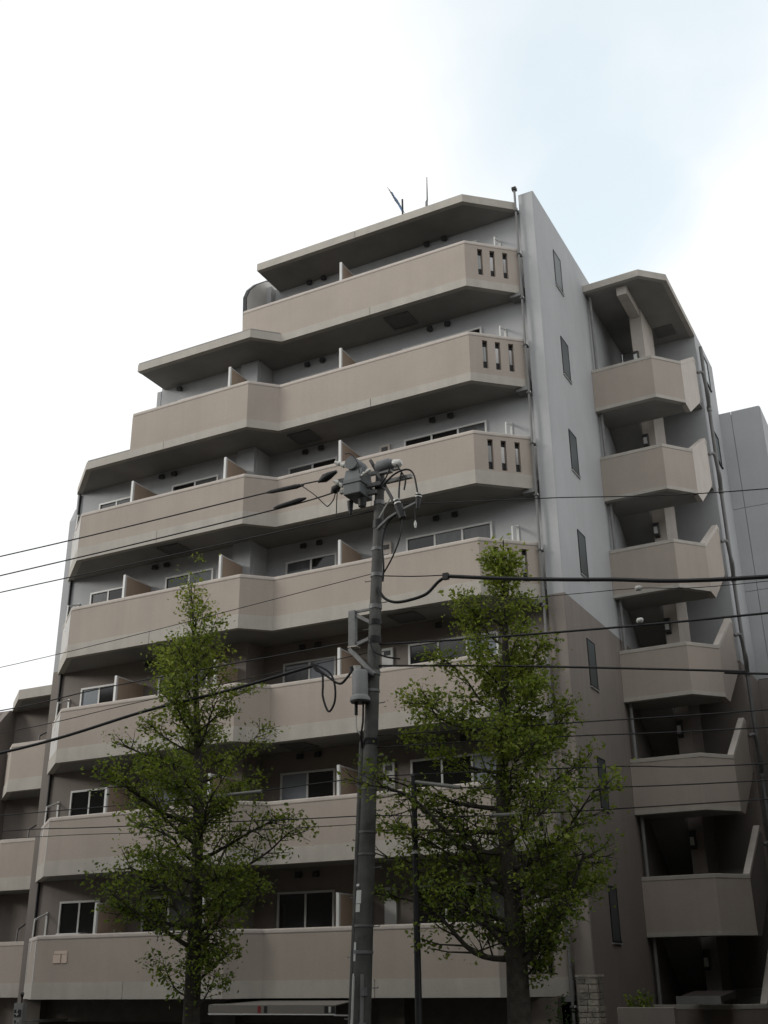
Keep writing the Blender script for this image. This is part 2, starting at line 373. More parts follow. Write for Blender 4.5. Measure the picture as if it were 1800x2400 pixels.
# roof canopy over the top floor
cp = [(-15.55, YR), C_, (-7.86, 23.10)]
can = MB().prism(offset(cp, 0.02) + [(-7.86, YW - .003), (-15.53, YW - .003)], 22.31, 22.50).build('roof_canopy', 'soffit', bld)
split_band(cp, 22.30, 22.54, 0.0, 0.14, can, 3.3, 'fascia_panel')
MB().box(-15.55, -15.53, YR + .15, YW - .01, 22.30, 22.54).build('fascia_panel', 'band', can)

# windows
random.seed(11)
def window(parent, axis, a0, a1, p, z0, z1, panes, fm='white', fw=0.05, proud=0.05):
    """frame mesh with each pane as its child; axis 'x': lies in plane y=p facing -y, axis 'y': plane x=p facing +x"""
    def bx(mb, u0, u1, d0, d1, w0, w1):
        if axis == 'x': mb.box(u0, u1, p - d1, p - d0, w0, w1)
        else: mb.box(p + d0, p + d1, u0, u1, w0, w1)
    fr = MB()
    bx(fr, a0, a1, -.01, proud, z1 - fw, z1); bx(fr, a0, a1, -.01, proud + .02, z0, z0 + fw)
    bx(fr, a0, a0 + fw, -.01, proud, z0 + fw, z1 - fw); bx(fr, a1 - fw, a1, -.01, proud, z0 + fw, z1 - fw)
    n = len(panes); w = (a1 - a0 - 2 * fw) / n
    for i in range(1, n): bx(fr, a0 + fw + i * w - .025, a0 + fw + i * w + .025, -.01, proud - .008, z0 + fw, z1 - fw)
    f = fr.build('window', fm, parent)
    for i, g in enumerate(panes):
        l = a0 + fw + i * w + (0.025 if i else 0); r_ = a0 + fw + (i + 1) * w - (0.025 if i < n - 1 else 0)
        m = MB(); bx(m, l, r_, -.005, 0.012 + .012 * (i % 2), z0 + fw, z1 - fw); m.build('pane', g, f)
    return f
G = {'d': 'gdark', 'c': 'gcurtain', 'p': 'gpale', 'f': 'gfrost'}
pat = {2: ('dd', 'dc', 'dd', 'ddc'), 3: ('dd', 'pc', 'pd', 'ddp'), 4: ('pd', 'cc', 'cp', 'dcp'), 5: ('cd', 'dc', 'cd', 'dcc'), 6: ('cc', 'dc', 'cd', 'ddc'), 7: ('', 'dc', 'cd', 'dcd'), 8: ('', '', 'dc', 'cdd')}
for k in range(2, 9):
    b1, b2, b3, b4 = pat[k]; top = ZR(k) + 0.86; zf = ZF(k) + 0.05
    if b1: window(bld, 'x', -21.32, -20.0, YWL, zf + 0.6, top, [G[c] for c in b1])
    if b2: window(bld, 'x', -18.62, -17.0, YWL, zf, top, [G[c] for c in b2])
    window(bld, 'x', -15.07, -13.5, YW, zf, top, [G[c] for c in b3])
    window(bld, 'x', -11.46, -9.1, YW, zf, top, [G[c] for c in b4])
    # meter cupboard door beside the screen
    d = MB().box(-12.18, -11.88, YW - .06, YW + .01, ZF(k), ZR(k) + 0.85).build('cupboard_door', 'coping' if k > 4 else 'white', bld)
    MB().box(-12.12, -11.94, YW - .072, YW - .05, ZR(k) + .66, ZR(k) + .78).build('grille', 'hood', d)
# vent hoods
vh = None
for k in range(2, 9):
    for x, y in ((-10.59, YW), (-10.07, YW), (-14.49, YW), (-13.99, YW), (-19.0, YWL), (-18.57, YWL)):
        if y == YWL and k == 8 or (k == 7 and x == -19.0): continue
        z = ZR(k) + 1.23; jx = random.uniform(-.02, .02)
        if vh is None:
            mb = MB(); mb.tube([(0, 0.02, 0), (0, -.05, 0)], 0.062, 12); mb.prism_x([(-.05, -.07), (-.14, -.07), (-.12, .05), (-.05, .075)], -.07, .07)
            vh = mb.build('vent_hood', 'hood', bld); base = vh.location.copy(); vh.location = base + Vector((x + jx, y, z))
        else:
            c = vh.copy(); COL.objects.link(c); c.location = base + Vector((x + jx, y, z))
# laundry-pole arms on the walls
for k in range(2, 9):
    for x, y in ((-8.45, YW), (-21.75, YWL)):
        if x < -20 and k > 6: continue
        z = ZR(k); mb = MB(); f = 0.6
        mb.box(x - .03, x + .03, y - .03, y + .01, z - .5, z + .62)
        mb.beam((x, y - .02, z + .58), (x + .02, y - f * .75, z + .42), 0.035, 0.045)
        mb.beam((x + .02, y - f * .75, z + .44), (x + .02, y - f * .8, z - .35), 0.03, 0.03)
        mb.build('laundry_arm', 'white', bld)
# air conditioner units on the balconies
for k, x, y in ((6, -15.45, YW), (4, -9.0, YW), (2, -20.6, YWL), (6, -19.6, YWL), (3, -16.8, YWL)):
    a = MB().box(x - .40, x + .40, y - .45, y - .12, ZR(k) - .62, ZR(k) + .07).build('outdoor_unit', 'white', bld, bevel=0.02)
    MB().tube([(x - .1, y - .449, ZR(k) - .28), (x - .1, y - .465, ZR(k) - .28)], 0.24, 20).build('fan_grille', 'hood', a)

# stair-side narrow windows in the gable
for k in range(2, 9):
    window(bld, 'y', 24.60, 25.20, XG, ZR(k) - 0.40, ZR(k) + 0.76, ['gstair'], 'dark', 0.03, 0.02)
    MB().box(XG - .01, XG + .035, 24.58, 25.24, ZR(k) - 0.43, ZR(k) - 0.402).build('window_sill', 'silver', bld)
# front downpipe with clips and hopper
dp = MB().tube([(-7.83, 23.06, 0), (-7.83, 23.06, 22.95)], 0.032, 10).build('downpipe', 'pipe', bld)
MB().box(-7.89, -7.77, 23.00, 23.12, 22.9, 22.99).build('hopper', 'dark', dp)
for i in range(16):
    MB().box(-7.875, -7.785, 23.01, 23.21, 1.2 + i * 1.4, 1.24 + i * 1.4).build('pipe_clip', 'pipedark', dp); MB().box(-7.795, -7.765, 23.01, 23.05, 1.20 + i * 1.4, 1.24 + i * 1.4).build('clip_bolt', 'porcelain', dp)
lp = MB().tube([(-22.12, 22.69, 0), (-22.12, 22.69, 16.75)], 0.036, 10).build('downpipe', 'dark', bld)
# pale weather flashing and hatch marks at canopy end
# ---------------------------------------------------------------- stair tower
SR = lambda k: 19.35 - FH * (8 - k)
st = [(-7.355, 27.40), (-5.60, 27.36), (-4.95, 28.12)]
for k in range(2, 9):
    zr = SR(k); zb = zr - 1.35
    if k == 2: zb = 0.15
    o = ribbon(MB(), st, 0, .14, zb + .10 if k > 2 else zb, zr - .10).build('stair_balcony', 'parapet' if k > 4 else 'brown' if k < 3 else 'parapet', bld)
    ribbon(MB(), st, -.012, .16, zr - .10, zr).build('coping', 'band', o, bevel=.01)
    if k > 2: ribbon(MB(), st, -.010, .15, zb, zb + .10).build('edge_band', 'band', o)
    zl = max(zb, zr - 1.35)
    MB().prism(offset(st, .02) + [(-4.97, 28.7), (-7.355, 28.7)], zl + .012, zl + .24).build('landing_slab', 'soffit', o)
    # outer stringer wall rising with the flight
    fl = MB().prism_x([(28.125, zr - .10), (28.125, zl), (28.72, zl), (30.45, zl + 1.12), (30.62, zl + 1.3), (30.62, zr + 1.18), (30.40, zr + 1.24)], -5.09, -4.955).build('flight_wall', 'coping' if k > 6 else 'parapet' if k > 3 else 'brown', o)
    MB().prism_x([(28.125, zr - .10), (28.125, zr + .02), (30.40, zr + 1.36), (30.63, zr + 1.32), (30.63, zr + 1.181), (30.40, zr + 1.241)], -5.10, -4.945).build('coping', 'coping', fl)
    # flights of treads
    def flight(x0, x1, zs, sgn):
        top = []
        for i in range(8):
            y = 28.7 + i * .215; z = zs + (i + 1) * .175 * sgn if sgn > 0 else zs - i * .175
            top += [(y, z), (y + .215, z)]
        return MB().prism_x(top + [(30.42, zs + 1.40 * sgn - .22), (28.7, zs - .20)], x0, x1)
    flight(-6.08, -5.10, zl + .24, 1).build('stair_flight', 'soffit', o)
    if zl > 2: flight(-7.35, -6.46, zl + .24, -1).build('stair_flight', 'soffit', o)
    MB().box(-7.35, -5.05, 30.42, 31.38, zl + 1.40, zl + 1.64).build('floor_slab', 'soffit', o)
    # lamp on the end of the spine wall
    lamp = MB().prism_x([(28.97, zr + .72), (28.82, zr + .76), (28.78, zr + .98), (28.84, zr + 1.14), (28.97, zr + 1.18)], -6.42, -6.28).build('wall_lamp', 'hood', bld)
    MB().box(-6.40, -6.30, 28.772, 28.81, zr + .80, zr + 1.0).build('diffuser', 'porcelain', lamp)
MB().box(-6.45, -6.09, 28.98, 30.4, 0, ZSPLIT).build('spine_wall', 'brown', bld)
MB().box(-6.45, -6.09, 28.98, 30.4, ZSPLIT, 22.0).build('spine_wall', 'coping', bld)
MB().box(-6.42, -6.12, 27.56, 28.98, 21.72, 22.0).build('roof_beam', 'coping', bld)
rp = [(-7.355, 27.30), (-5.66, 27.26), (-5.0, 27.90), (-4.98, 31.4)]
sr = MB().prism(offset(rp, .02) + [(-7.355, 31.4)], 22.012, 22.18).build('stair_roof', 'soffit', bld)
split_band(rp, 22.0, 22.22, 0, .14, sr, 9, 'fascia_panel')
MB().box(-6.05, -5.45, 30.32, 30.95, 21.985, 22.014).build('access_hatch', 'hatch', sr)
MB().tube([(-7.25, 27.62, 0.2), (-7.25, 27.62, 22.0)], 0.045, 10).build('downpipe', 'pipe', bld)
# wall behind the stairs and the recessed corridor side
MB().box(-7.355, -5.0, 31.4, 34.19, 0, ZSPLIT).build('rear_wall', 'brown', bld)
MB().box(-7.355, -5.0, 31.4, 34.19, ZSPLIT, 22.3).build('rear_wall', 'grey', bld)
for k in (7, 8): window(bld, 'y', 32.2, 33.2, -5.0, ZR(k) - .2, ZR(k) + .9, ['gfrost'], 'dark', .05, .03)
# drain stack with swan-neck joints at each half landing
rs = MB().tube([(-4.86, 31.45, 0), (-4.86, 31.45, 21.6)], 0.055, 10).build('drain_stack', 'pipe', bld)
for k in range(2, 9):
    z = SR(k) + .55
    MB().tube(smooth_curve([(-4.92, 30.62, z + .35), (-4.80, 30.75, z + .38), (-4.80, 31.0, z + .1), (-4.78, 31.15, z - .2), (-4.84, 31.40, z - .5)], 5), 0.05, 8).build('swan_neck', 'pipe', rs)
    MB().tube([(-4.86, 31.45, z - .62), (-4.86, 31.45, z - .45)], 0.075, 10).build('collar', 'cover', rs)
# roof aerials
MB().tube([(-11.8, 26, 22.4), (-11.8, 26, 26.1), (-11.77, 26, 26.2), (-11.76, 26, 27.1)], [.045, .045, .028, .014], 8).build('lightning_rod', 'steel', bld)
an = MB().tube([(-12.66, 26, 22.4), (-12.66, 26, 26.55)], .032, 8).build('aerial_mast', 'dark', bld)
MB().tube([(-12.66, 26, 26.05), (-12.99, 25.9, 26.9)], [.03, .02], 6).build('aerial_boom', 'blue', an)
ab = MB()
for i in range(6):
    t = .25 + i * .13; ab.tube([(-12.66 - .33 * t, 25.6 - .1 * t, 26.05 + .85 * t), (-12.66 - .33 * t, 26.4 - .1 * t, 26.05 + .85 * t)], .008, 5)
ab.build('aerial_elements', 'steel', an)

# ground floor behind the frontage
MB().box(-22.26, -7.62, 23.36, 31.4, 0, ZB(2)).build('ground_floor_wall', 'tile', bld)
MB().box(-21.6, -8.0, 22.9, 23.355, 2.28, ZB(2) + .01).build('lintel_beam', 'tile', bld)
for x in (-21.9, -16.0, -11.7, -8.3):
    MB().box(x - .3, x + .3, 22.65, 23.358, 0, 2.79).build('pier', 'tile', bld)
for x0, x1 in ((-21.3, -16.6), (-15.4, -12.2)):
    sh = MB()
    for i in range(28): sh.box(x0 + .1, x1 - .1, 23.30, 23.345, 0.05 + i * .08, 0.115 + i * .08)
    sh.build('roller_shutter', 'shutter', bld)
MB().box(-11.2, -8.8, 23.32, 23.36, .3, 2.2).build('shop_window', 'gdark', bld)

# ================================================================ lower wing on the left
wing = thing('apartment_wing', 'lower four-storey brown and beige wing joined at the left edge', 'building', (-25, 25, 0))
YV = 24.30
wp = [(-28.2, 26.55), (-26.75, 25.45), (-25.36, YV), (-22.525, YV)]
MB().box(-28.2, -22.53, 25.45 + .15, 33, 0, 11.3).build('wall', 'brown', wing)
MB().prism_x([(24.9, 0), (24.9, 10.7), (25.3, 11.2), (33, 11.2), (33, 0)], -26.95, -26.70).build('fin_wall', 'brown', wing)
wpp = wp[1:]
for k in range(2, 5):
    zb, zr = ZB(k), ZR(k)
    o = ribbon(MB(), wpp, 0, .15, zb + .36, zr - .11).build('balcony', 'parapet', wing)
    split_band(wpp, zb, zb + .36, -.012, .14, o)
    ribbon(MB(), wpp, -.014, .17, zr - .11, zr).build('coping', 'coping', o, bevel=.012)
    MB().prism(offset(wpp, .02) + [(-22.53, 25.59), (-26.6, 25.59)], zb + .012, zb + .3).build('slab', 'soffit', o)
    window(wing, 'x', -24.6, -23.0, 25.6, ZF(k) + .05, ZR(k) + .86, ['gdark', 'gcurtain'])
    mb = MB(); x = -25.1; z = ZR(k)
    mb.box(x - .03, x + .03, 25.55, 25.61, z - .4, z + .66); mb.beam((x, 25.56, z + .62), (x, 25.1, z + .36), .04, .045); mb.beam((x, 25.1, z + .38), (x, 25.06, z - .3), .035, .035)
    mb.build('laundry_arm', 'pipe', wing)
rr = MB().prism(offset(wpp, .02) + [(-22.53, 26.5), (-26.7, 26.5)], 11.21, 11.48).build('roof_canopy', 'soffit', wing)
split_band(wpp, 11.20, 11.50, 0, .14, rr, 6, 'fascia_panel')

# ================================================================ rear block beyond the stairs
rear = thing('rear_apartment_block', 'plain panelled grey block rising behind the staircase at the right edge', 'building', (-4, 36, 0))
MB().box(-7.3, -3.72, 34.24, 44, 0, 20.4).build('wall_core', 'brown', rear)
xs = [-6.2, -4.62, -3.70]
zs = [0.0, 3.0, 5.8, 8.6, 11.4, 14.2, 17.0, 20.5]
for i in range(len(zs) - 1):
    for j in range(2):
        MB().box(xs[j] + .008, xs[j + 1] - .008, 34.2, 34.25, zs[i] + .008, zs[i + 1] - .008).build('wall_panel', 'brown' if zs[i + 1] < 11.5 else 'grey', rear)
    for j in range(3):
        MB().box(-3.725, -3.68, 34.26 + j * 3.2, 37.44 + j * 3.2, zs[i] + .008, zs[i + 1] - .008).build('wall_panel', 'brown' if zs[i + 1] < 11.5 else 'grey', rear)

# ================================================================ unseen blocks added outside the frame to shade the lower floors
def shade_block(name, label, x0, x1, y0, y1, h, face, loc):
    t = thing(name, label, 'building', loc)
    MB().box(x0, x1, y0, y1, 0, h).build('wall', 'shadeblk', t)
    MB().box(x0 - .1, x1 + .1, y0 - .1, y1 + .1, h, h + .3).build('roof', 'roofing', t)
    k = 0
    while 2.0 + k * 3 < h - 1:
        z = 1.2 + k * 3
        if face == 'y':
            n = int((x1 - x0) / 3.2)
            for i in range(n):
                xx = x0 + (i + .5) * (x1 - x0) / n
                f = MB().box(xx - .8, xx + .8, y1 - .02, y1 + .05, z, z + 1.4).build('window', 'white', t); MB().box(xx - .74, xx + .74, y1 + .03, y1 + .056, z + .06, z + 1.34).build('pane', 'gcurtain', f)
        else:
            n = int((y1 - y0) / 4)
            for i in range(n):
                yy = y0 + (i + .5) * (y1 - y0) / n
                f = MB().box(x0 - .05, x0 + .02, yy - .5, yy + .5, z, z + 1.1).build('window', 'white', t); MB().box(x0 - .056, x0 - .03, yy - .44, yy + .44, z + .06, z + 1.04).build('pane', 'gfrost', f)
        k += 1
    return t
shade_block('neighbour_shade_block', 'added unseen shade block across the alley, outside the right edge', -2.1, 9.0, 27.0, 46.0, 12.5, 'x', (3, 33, 0))
shade_block('corner_shade_block', 'low added shade block beside the alley mouth, outside the right edge', -1.95, 9.0, 18.2, 26.8, 9.8, 'x', (3, 22, 0))
shade_block('opposite_shade_block', 'long dark added shade block across the street, behind the viewer', -64, -15, -16, -1.8, 18.0, 'y', (-40, -10, 0))
shade_block('opposite_shade_block', 'taller dark added shade block across the street, behind the viewer', -14.2, 34, -16, -1.8, 19.5, 'y', (10, -11, 0))

# ================================================================ street furniture
PY = 16.5
px = lambda z: -9.19 + 0.0479 * z             # the pole leans a little
pole = thing('utility_pole', 'weathered concrete utility pole standing in front of the building', 'utility pole', (-9.19, PY, 0.13))
zz = [0.0, 2, 4, 6, 8, 10, 11.4, 12.0]
MB().tube([(px(z), PY, z) for z in zz], [0.180 - 0.0080 * z for z in zz], 20).build('pole_shaft', 'concrete', pole)
prad = lambda z: 0.180 - 0.0080 * z
for z, h in ((3.55, .05), (3.95, .035), (5.05, .03), (5.4, .03), (6.1, .03), (6.85, .10), (7.75, .05), (8.05, .08), (8.62, .12), (8.95, .10), (9.25, .08), (9.85, .07), (10.35, .06), (10.78, .16), (11.25, .08), (11.55, .10)):
    MB().tube([(px(z), PY, z), (px(z + h), PY, z + h)], prad(z) + .012, 20).build('pole_band', 'steel' if h < .1 else 'dark', pole)
for i in range(18):
    z = 2.6 + i * .45; s = 1 if i % 2 else -1
    MB().tube([(px(z) + s * (prad(z) - .02), PY, z), (px(z) + s * (prad(z) + .13), PY, z), (px(z) + s * (prad(z) + .13), PY, z + .02)], .009, 6).build('step_bolt', 'steel', pole)
MB().tube([(px(2) - .19, PY - .05, 1.2), (px(7) - .145, PY - .06, 6.9)], .045, 10).build('riser_conduit', 'concrete', pole)
MB().tube([(px(2) + .08, PY - .17, .2), (px(3.2) + .08, PY - .15, 3.25)], .03, 8).build('riser_conduit', 'pipe', pole)
for z in (1.9, 2.5, 3.0): MB().box(px(z) + .07, px(z) + .14, PY - .19, PY - .08, z - .06, z + .06).build('conduit_clip', 'steel', pole)
def sticker(z0, z1, a0, a1, m='sticker'):
    """thin label wrapped on the pole"""
    mb = MB(); n = 6; vs = []; fs = []
    for i in range(n + 1):
        a = R(a0 + (a1 - a0) * i / n)
        for z in (z0, z1):
            r = prad(z) + .004; vs.append((px(z) + r * math.sin(a), PY - r * math.cos(a), z))
    for i in range(n): fs.append((2 * i, 2 * i + 2, 2 * i + 3, 2 * i + 1))
    mb.add(vs, fs); return mb.build('number_plate', m, pole)
sticker(4.30, 4.50, -62, 2); sticker(4.17, 4.29, -60, -4); sticker(3.44, 3.72, -68, -22); sticker(3.10, 3.26, -66, -30); sticker(3.0, 3.09, -66, -34); sticker(2.3, 2.6, -66, -36)
MB().tube([(px(4.58) - .06, PY - .13, 4.56), (px(4.6) - .06, PY - .16, 4.58)], .025, 8).build('tag_stud', 'porcelain', pole)
# cross-arms near the top
MB().beam((px(11.3) - .75, PY - .14, 11.62), (px(11.3) + .75, PY - .14, 11.62), .07, .07).build('cross_arm', 'steel', pole)
MB().beam((px(11.3) - .95, PY + .14, 12.0), (px(11.3) + .35, PY + .14, 12.0), .07, .07).build('cross_arm', 'steel', pole)
MB().beam((-8.74, PY - .16, 12.13), (-8.23, PY - .22, 11.14), .05, .05).build('slanted_arm', 'dark', pole)
MB().tube([(px(10.75), PY - .05, 10.75), (-8.35, PY - .2, 10.86), (-8.12, PY - .2, 10.95), (-7.78, PY - .2, 11.05)], [.035, .03, .03, .025], 8).build('bracket_arm', 'steel', pole)
MB().tube([(px(10.95) + .06, PY - .1, 10.95), (-8.36, PY - .1, 11.30)], .012, 6).build('stay_rod', 'porcelain', pole)
# side bracket frame half-way up
br = MB().box(-9.235, -9.105, PY - .12, PY - .02, 8.60, 9.26).build('bracket_channel', 'steel', pole)
b = MB(); b.beam((-9.14, PY - .07, 9.20), (px(8.95), PY - .07, 8.97), .05, .06); b.beam((-9.2, PY - .07, 8.60), (px(8.7), PY - .07, 8.72), .05, .06); b.beam((-9.22, PY - .10, 8.56), (px(8.0) + .10, PY - .14, 8.02), .06, .07); b.beam((-9.14, PY - .05, 9.24), (px(9.2), PY - .05, 9.25), .04, .04)
b.build('bracket_struts', 'steel', br)
MB().box(-9.24, -9.06, PY - .14, PY + .0, 8.575, 8.598).build('bracket_plate', 'coping', br)

# switch box on the left of the pole head
tr = thing('pole_switch_box', 'grey steel switch box with white bushings on the pole head', 'transformer', (-9.0, 16.3, 11.3))
MB().prism_x([(16.08, 11.40), (16.08, 11.70), (16.16, 11.94), (16.50, 11.94), (16.57, 11.70), (16.57, 11.40)], -9.18, -8.82).build('tank', 'tgrey', tr, bevel=.02)
MB().prism_x([(16.06, 11.62), (16.06, 11.66), (16.59, 11.66), (16.59, 11.62)], -9.20, -8.80).build('seam_flange', 'tgrey', tr)
MB().tube([(-9.02, 16.08, 12.04), (-9.02, 16.5, 12.06)], .13, 18).build('drum', 'tgrey', tr)
for p, q in (((-9.20, 16.25, 12.06), (-9.44, 16.22, 12.20)), ((-9.20, 16.2, 11.62), (-9.42, 16.15, 11.78)), ((-8.80, 16.1, 11.72), (-8.60, 16.08, 11.80))):
    p, q = Vector(p), Vector(q); bsh = MB().tube([p.lerp(q, t) for t in (0, .2, .21, .4, .41, .6, .61, .8, .81, 1)], [.03, .03, .045, .045, .03, .03, .045, .045, .03, .028], 12).build('bushing', 'porcelain', tr)
sk = MB(); sk.tube([(-9.15, 16.3, 11.36), (-9.15, 16.3, 11.22), (-9.14, 16.3, 11.1)], [.06, .05, .03], 10); sk.tube([(-8.9, 16.3, 11.36), (-8.9, 16.3, 11.2)], [.09, .07], 12)
sk.build('underside_fittings', 'dark', tr)
MB().box(-8.82, px(11.5), 16.36, 16.44, 11.45, 11.52).build('mounting_bracket', 'steel', tr)
# small lamp-shaped capacitor on the right
cpx = thing('pole_capacitor', 'rounded grey canister with white end cap on the pole head', 'capacitor', (-8.4, 16.35, 11.9))
MB().tube([(-8.62, 16.35, 11.93), (-8.56, 16.35, 11.94), (-8.34, 16.35, 11.95), (-8.28, 16.35, 11.95)], [.08, .125, .125, .09], 16).build('canister', 'tgrey', cpx)
MB().tube([(-8.29, 16.35, 11.95), (-8.25, 16.35, 11.95), (-8.13, 16.35, 11.93), (-8.09, 16.35, 11.93)], [.06, .08, .075, .03], 14).build('end_cap', 'porcelain', cpx)
MB().box(-8.6, -8.3, 16.30, 16.40, 11.79, 11.84).build('cradle', 'steel', cpx)
# cut-out fuses hanging on the right
for lab, p, q in (('black fuse cut-out with white rings hanging nearest the pole head', (-8.20, 16.3, 11.20), (-8.07, 16.3, 10.80)), ('black fuse cut-out with pale cap at the end of the bracket arm', (-7.74, 16.3, 11.22), (-7.77, 16.3, 10.92))):
    t = thing('fuse_cutout', lab, 'fuse', p, 'fuse cut-outs on the utility pole'); p, q = Vector(p), Vector(q)
    MB().tube([p, p.lerp(q, .3), p.lerp(q, .35), q], [.05, .055, .085, .07] if p.x < -8 else [.045, .05, .055, .03], 12).build('body', 'dark', t)
    for f in ((.02, .10), (.2, .27)): MB().tube([p.lerp(q, f[0]), p.lerp(q, f[1])], .062 if f[0] < .1 else .066, 12).build('ring', 'porcelain', t)
MB().tube([(-7.82, 16.3, 10.95), (-7.82, 16.3, 10.68)], .006, 5).build('drop_tag_cord', 'cable', pole)
MB().tube([(-7.82, 16.3, 10.70), (-7.82, 16.3, 10.64), (-7.82, 16.3, 10.56)], [.012, .03, .015], 8).build('drop_tag', 'porcelain', pole)
# white can lower down
can2 = thing('pole_closure_can', 'pale grey cylindrical can with flared rim strapped to the pole', 'transformer', (-8.95, 16.28, 7.5))
cxx, cyy = -8.93, 16.26
MB().tube([(cxx, cyy, 7.62), (cxx, cyy, 8.06), (cxx, cyy, 8.10)], [.138, .138, .115], 24).build('body', 'can', can2)
MB().tube([(cxx, cyy, 7.56), (cxx, cyy, 7.62), (cxx, cyy, 7.66)], [.178, .172, .14], 24).build('rim', 'can', can2)
MB().tube([(cxx, cyy, 7.535), (cxx, cyy, 7.559)], .165, 24).build('base_plate', 'dark', can2)
MB().tube([(cxx - .08, cyy, 7.54), (cxx - .08, cyy, 7.33)], .03, 8).build('cable_gland', 'dark', can2)
MB().tube(smooth_curve([(cxx - .08, cyy, 7.34), (cxx - .07, cyy, 7.1), (cxx - .02, cyy + .05, 6.98), (px(6.85) - .12, PY - .08, 6.88)], 5), .012, 6).build('lead', 'porcelain', can2)
MB().tube(smooth_curve([(cxx + .06, cyy, 7.54), (cxx + .05, cyy, 7.2), (cxx - .01, cyy + .05, 6.98), (px(6.7) - .1, PY - .1, 6.8)], 5), .02, 6).build('lead', 'cable', can2)
MB().tube([(cxx - .05, cyy - .02, 8.08), (cxx - .05, cyy - .02, 8.18)], [.05, .07], 12).build('bushing', 'porcelain', can2)
MB().tube([(cxx - .14, cyy - .02, 8.07), (cxx - .15, cyy - .02, 8.18)], .045, 10).build('bushing', 'dark', can2)

# jumper cables at the pole head
def cable(name, label, pts, r, cat='cable', m='cable', group=None, n=8, seg=6):
    return tag(MB().tube(smooth_curve(pts, n), r, seg).build(name, m), label, cat, group)
JG = 'jumper cables on the utility pole'
cable('jumper_cable', 'black jumper looping high to the far right cut-out', [(-8.45, 16.25, 11.5), (-8.2, 16.25, 11.68), (-7.95, 16.25, 11.72), (-7.82, 16.28, 11.6), (-7.76, 16.3, 11.22)], .018, group=JG)
cable('jumper_cable', 'black jumper dropping from the capacitor to the near cut-out', [(-8.18, 16.3, 11.9), (-8.08, 16.3, 11.72), (-8.0, 16.3, 11.55), (-8.03, 16.3, 11.35)], .016, group=JG)
cable('jumper_cable', 'black jumper hanging straight above the near cut-out', [(-8.08, 16.3, 11.7), (-8.12, 16.3, 11.5), (-8.14, 16.3, 11.2)], .016, group=JG)
cable('jumper_cable', 'black jumper from the slanted arm up to the capacitor', [(-8.5, 16.28, 11.55), (-8.38, 16.28, 11.68), (-8.32, 16.3, 11.84)], .014, group=JG)
cable('jumper_cable', 'black jumper curving from the near cut-out down to the shaft', [(-8.08, 16.3, 10.8), (-8.13, 16.3, 10.45), (-8.3, 16.32, 10.1), (-8.53, 16.4, 9.85)], .014, group=JG)
cable('jumper_cable', 'black cable looping from the bracket arm down the shaft side', [(-8.2, 16.3, 10.9), (-8.42, 16.33, 10.75), (-8.52, 16.36, 10.4), (-8.50, 16.36, 10.0), (-8.53, 16.38, 9.7)], .018, group=JG)
cable('jumper_cable', 'thin black jumper arching over the switch box drum', [(-9.1, 16.0, 12.2), (-8.95, 15.98, 12.15), (-8.83, 16.0, 11.95), (-8.80, 16.02, 11.75)], .010, group=JG)
cable('jumper_cable', 'black jumper dipping in a V left of the switch box', [(-10.35, 16.4, 12.02), (-10.0, 16.4, 11.72), (-9.75, 16.4, 11.45), (-9.68, 16.4, 11.42), (-9.56, 16.4, 11.55), (-9.45, 16.3, 11.78)], .011, group=JG)
cable('jumper_cable', 'thin lead hanging below the left insulators', [(-9.45, 16.35, 11.72), (-9.47, 16.35, 11.5), (-9.48, 16.35, 11.15)], .010, group=JG)
cable('jumper_cable', 'looped black cable with a hanging teardrop left of the can', [(-9.93, 16.3, 8.38), (-9.85, 16.3, 8.24), (-9.72, 16.3, 8.15), (-9.70, 16.3, 7.95), (-9.70, 16.3, 7.75), (-9.62, 16.3, 7.52), (-9.55, 16.3, 7.47), (-9.46, 16.3, 7.62), (-9.45, 16.3, 7.85), (-9.5, 16.3, 8.05), (-9.62, 16.3, 8.2), (-9.9, 16.3, 8.36)], .019, group=JG)
cable('jumper_cable', 'thick black cable rising from the teardrop loop to the can top', [(-9.93, 16.3, 8.36), (-9.62, 16.3, 8.10), (-9.36, 16.3, 7.93), (-9.2, 16.3, 8.03), (-9.08, 16.27, 8.13), (-8.9, 16.26, 8.10), (px(8) + .1, 16.36, 7.98)], .022, group=JG)
cable('jumper_cable', 'short black cable running right from behind the shaft', [(px(8.7), 16.34, 8.68), (-8.72, 16.36, 8.45), (-8.5, 16.4, 8.32), (-8.25, 16.45, 8.26)], .016, group=JG)
cable('jumper_cable', 'heavy dark cable drooping right from the shaft to its hanger clamp', [(px(9.6) + .08, 16.4, 9.62), (-8.52, 16.4, 9.40), (-8.32, 16.42, 9.29), (-8.05, 16.45, 9.29), (-7.73, 16.48, 9.36), (-7.5, 16.5, 9.55), (-7.32, 16.5, 9.63)], .028, group=JG)
MB().box(-7.40, -7.30, 16.46, 16.54, 9.57, 9.68).build('hanger_clamp', 'dark', pole)
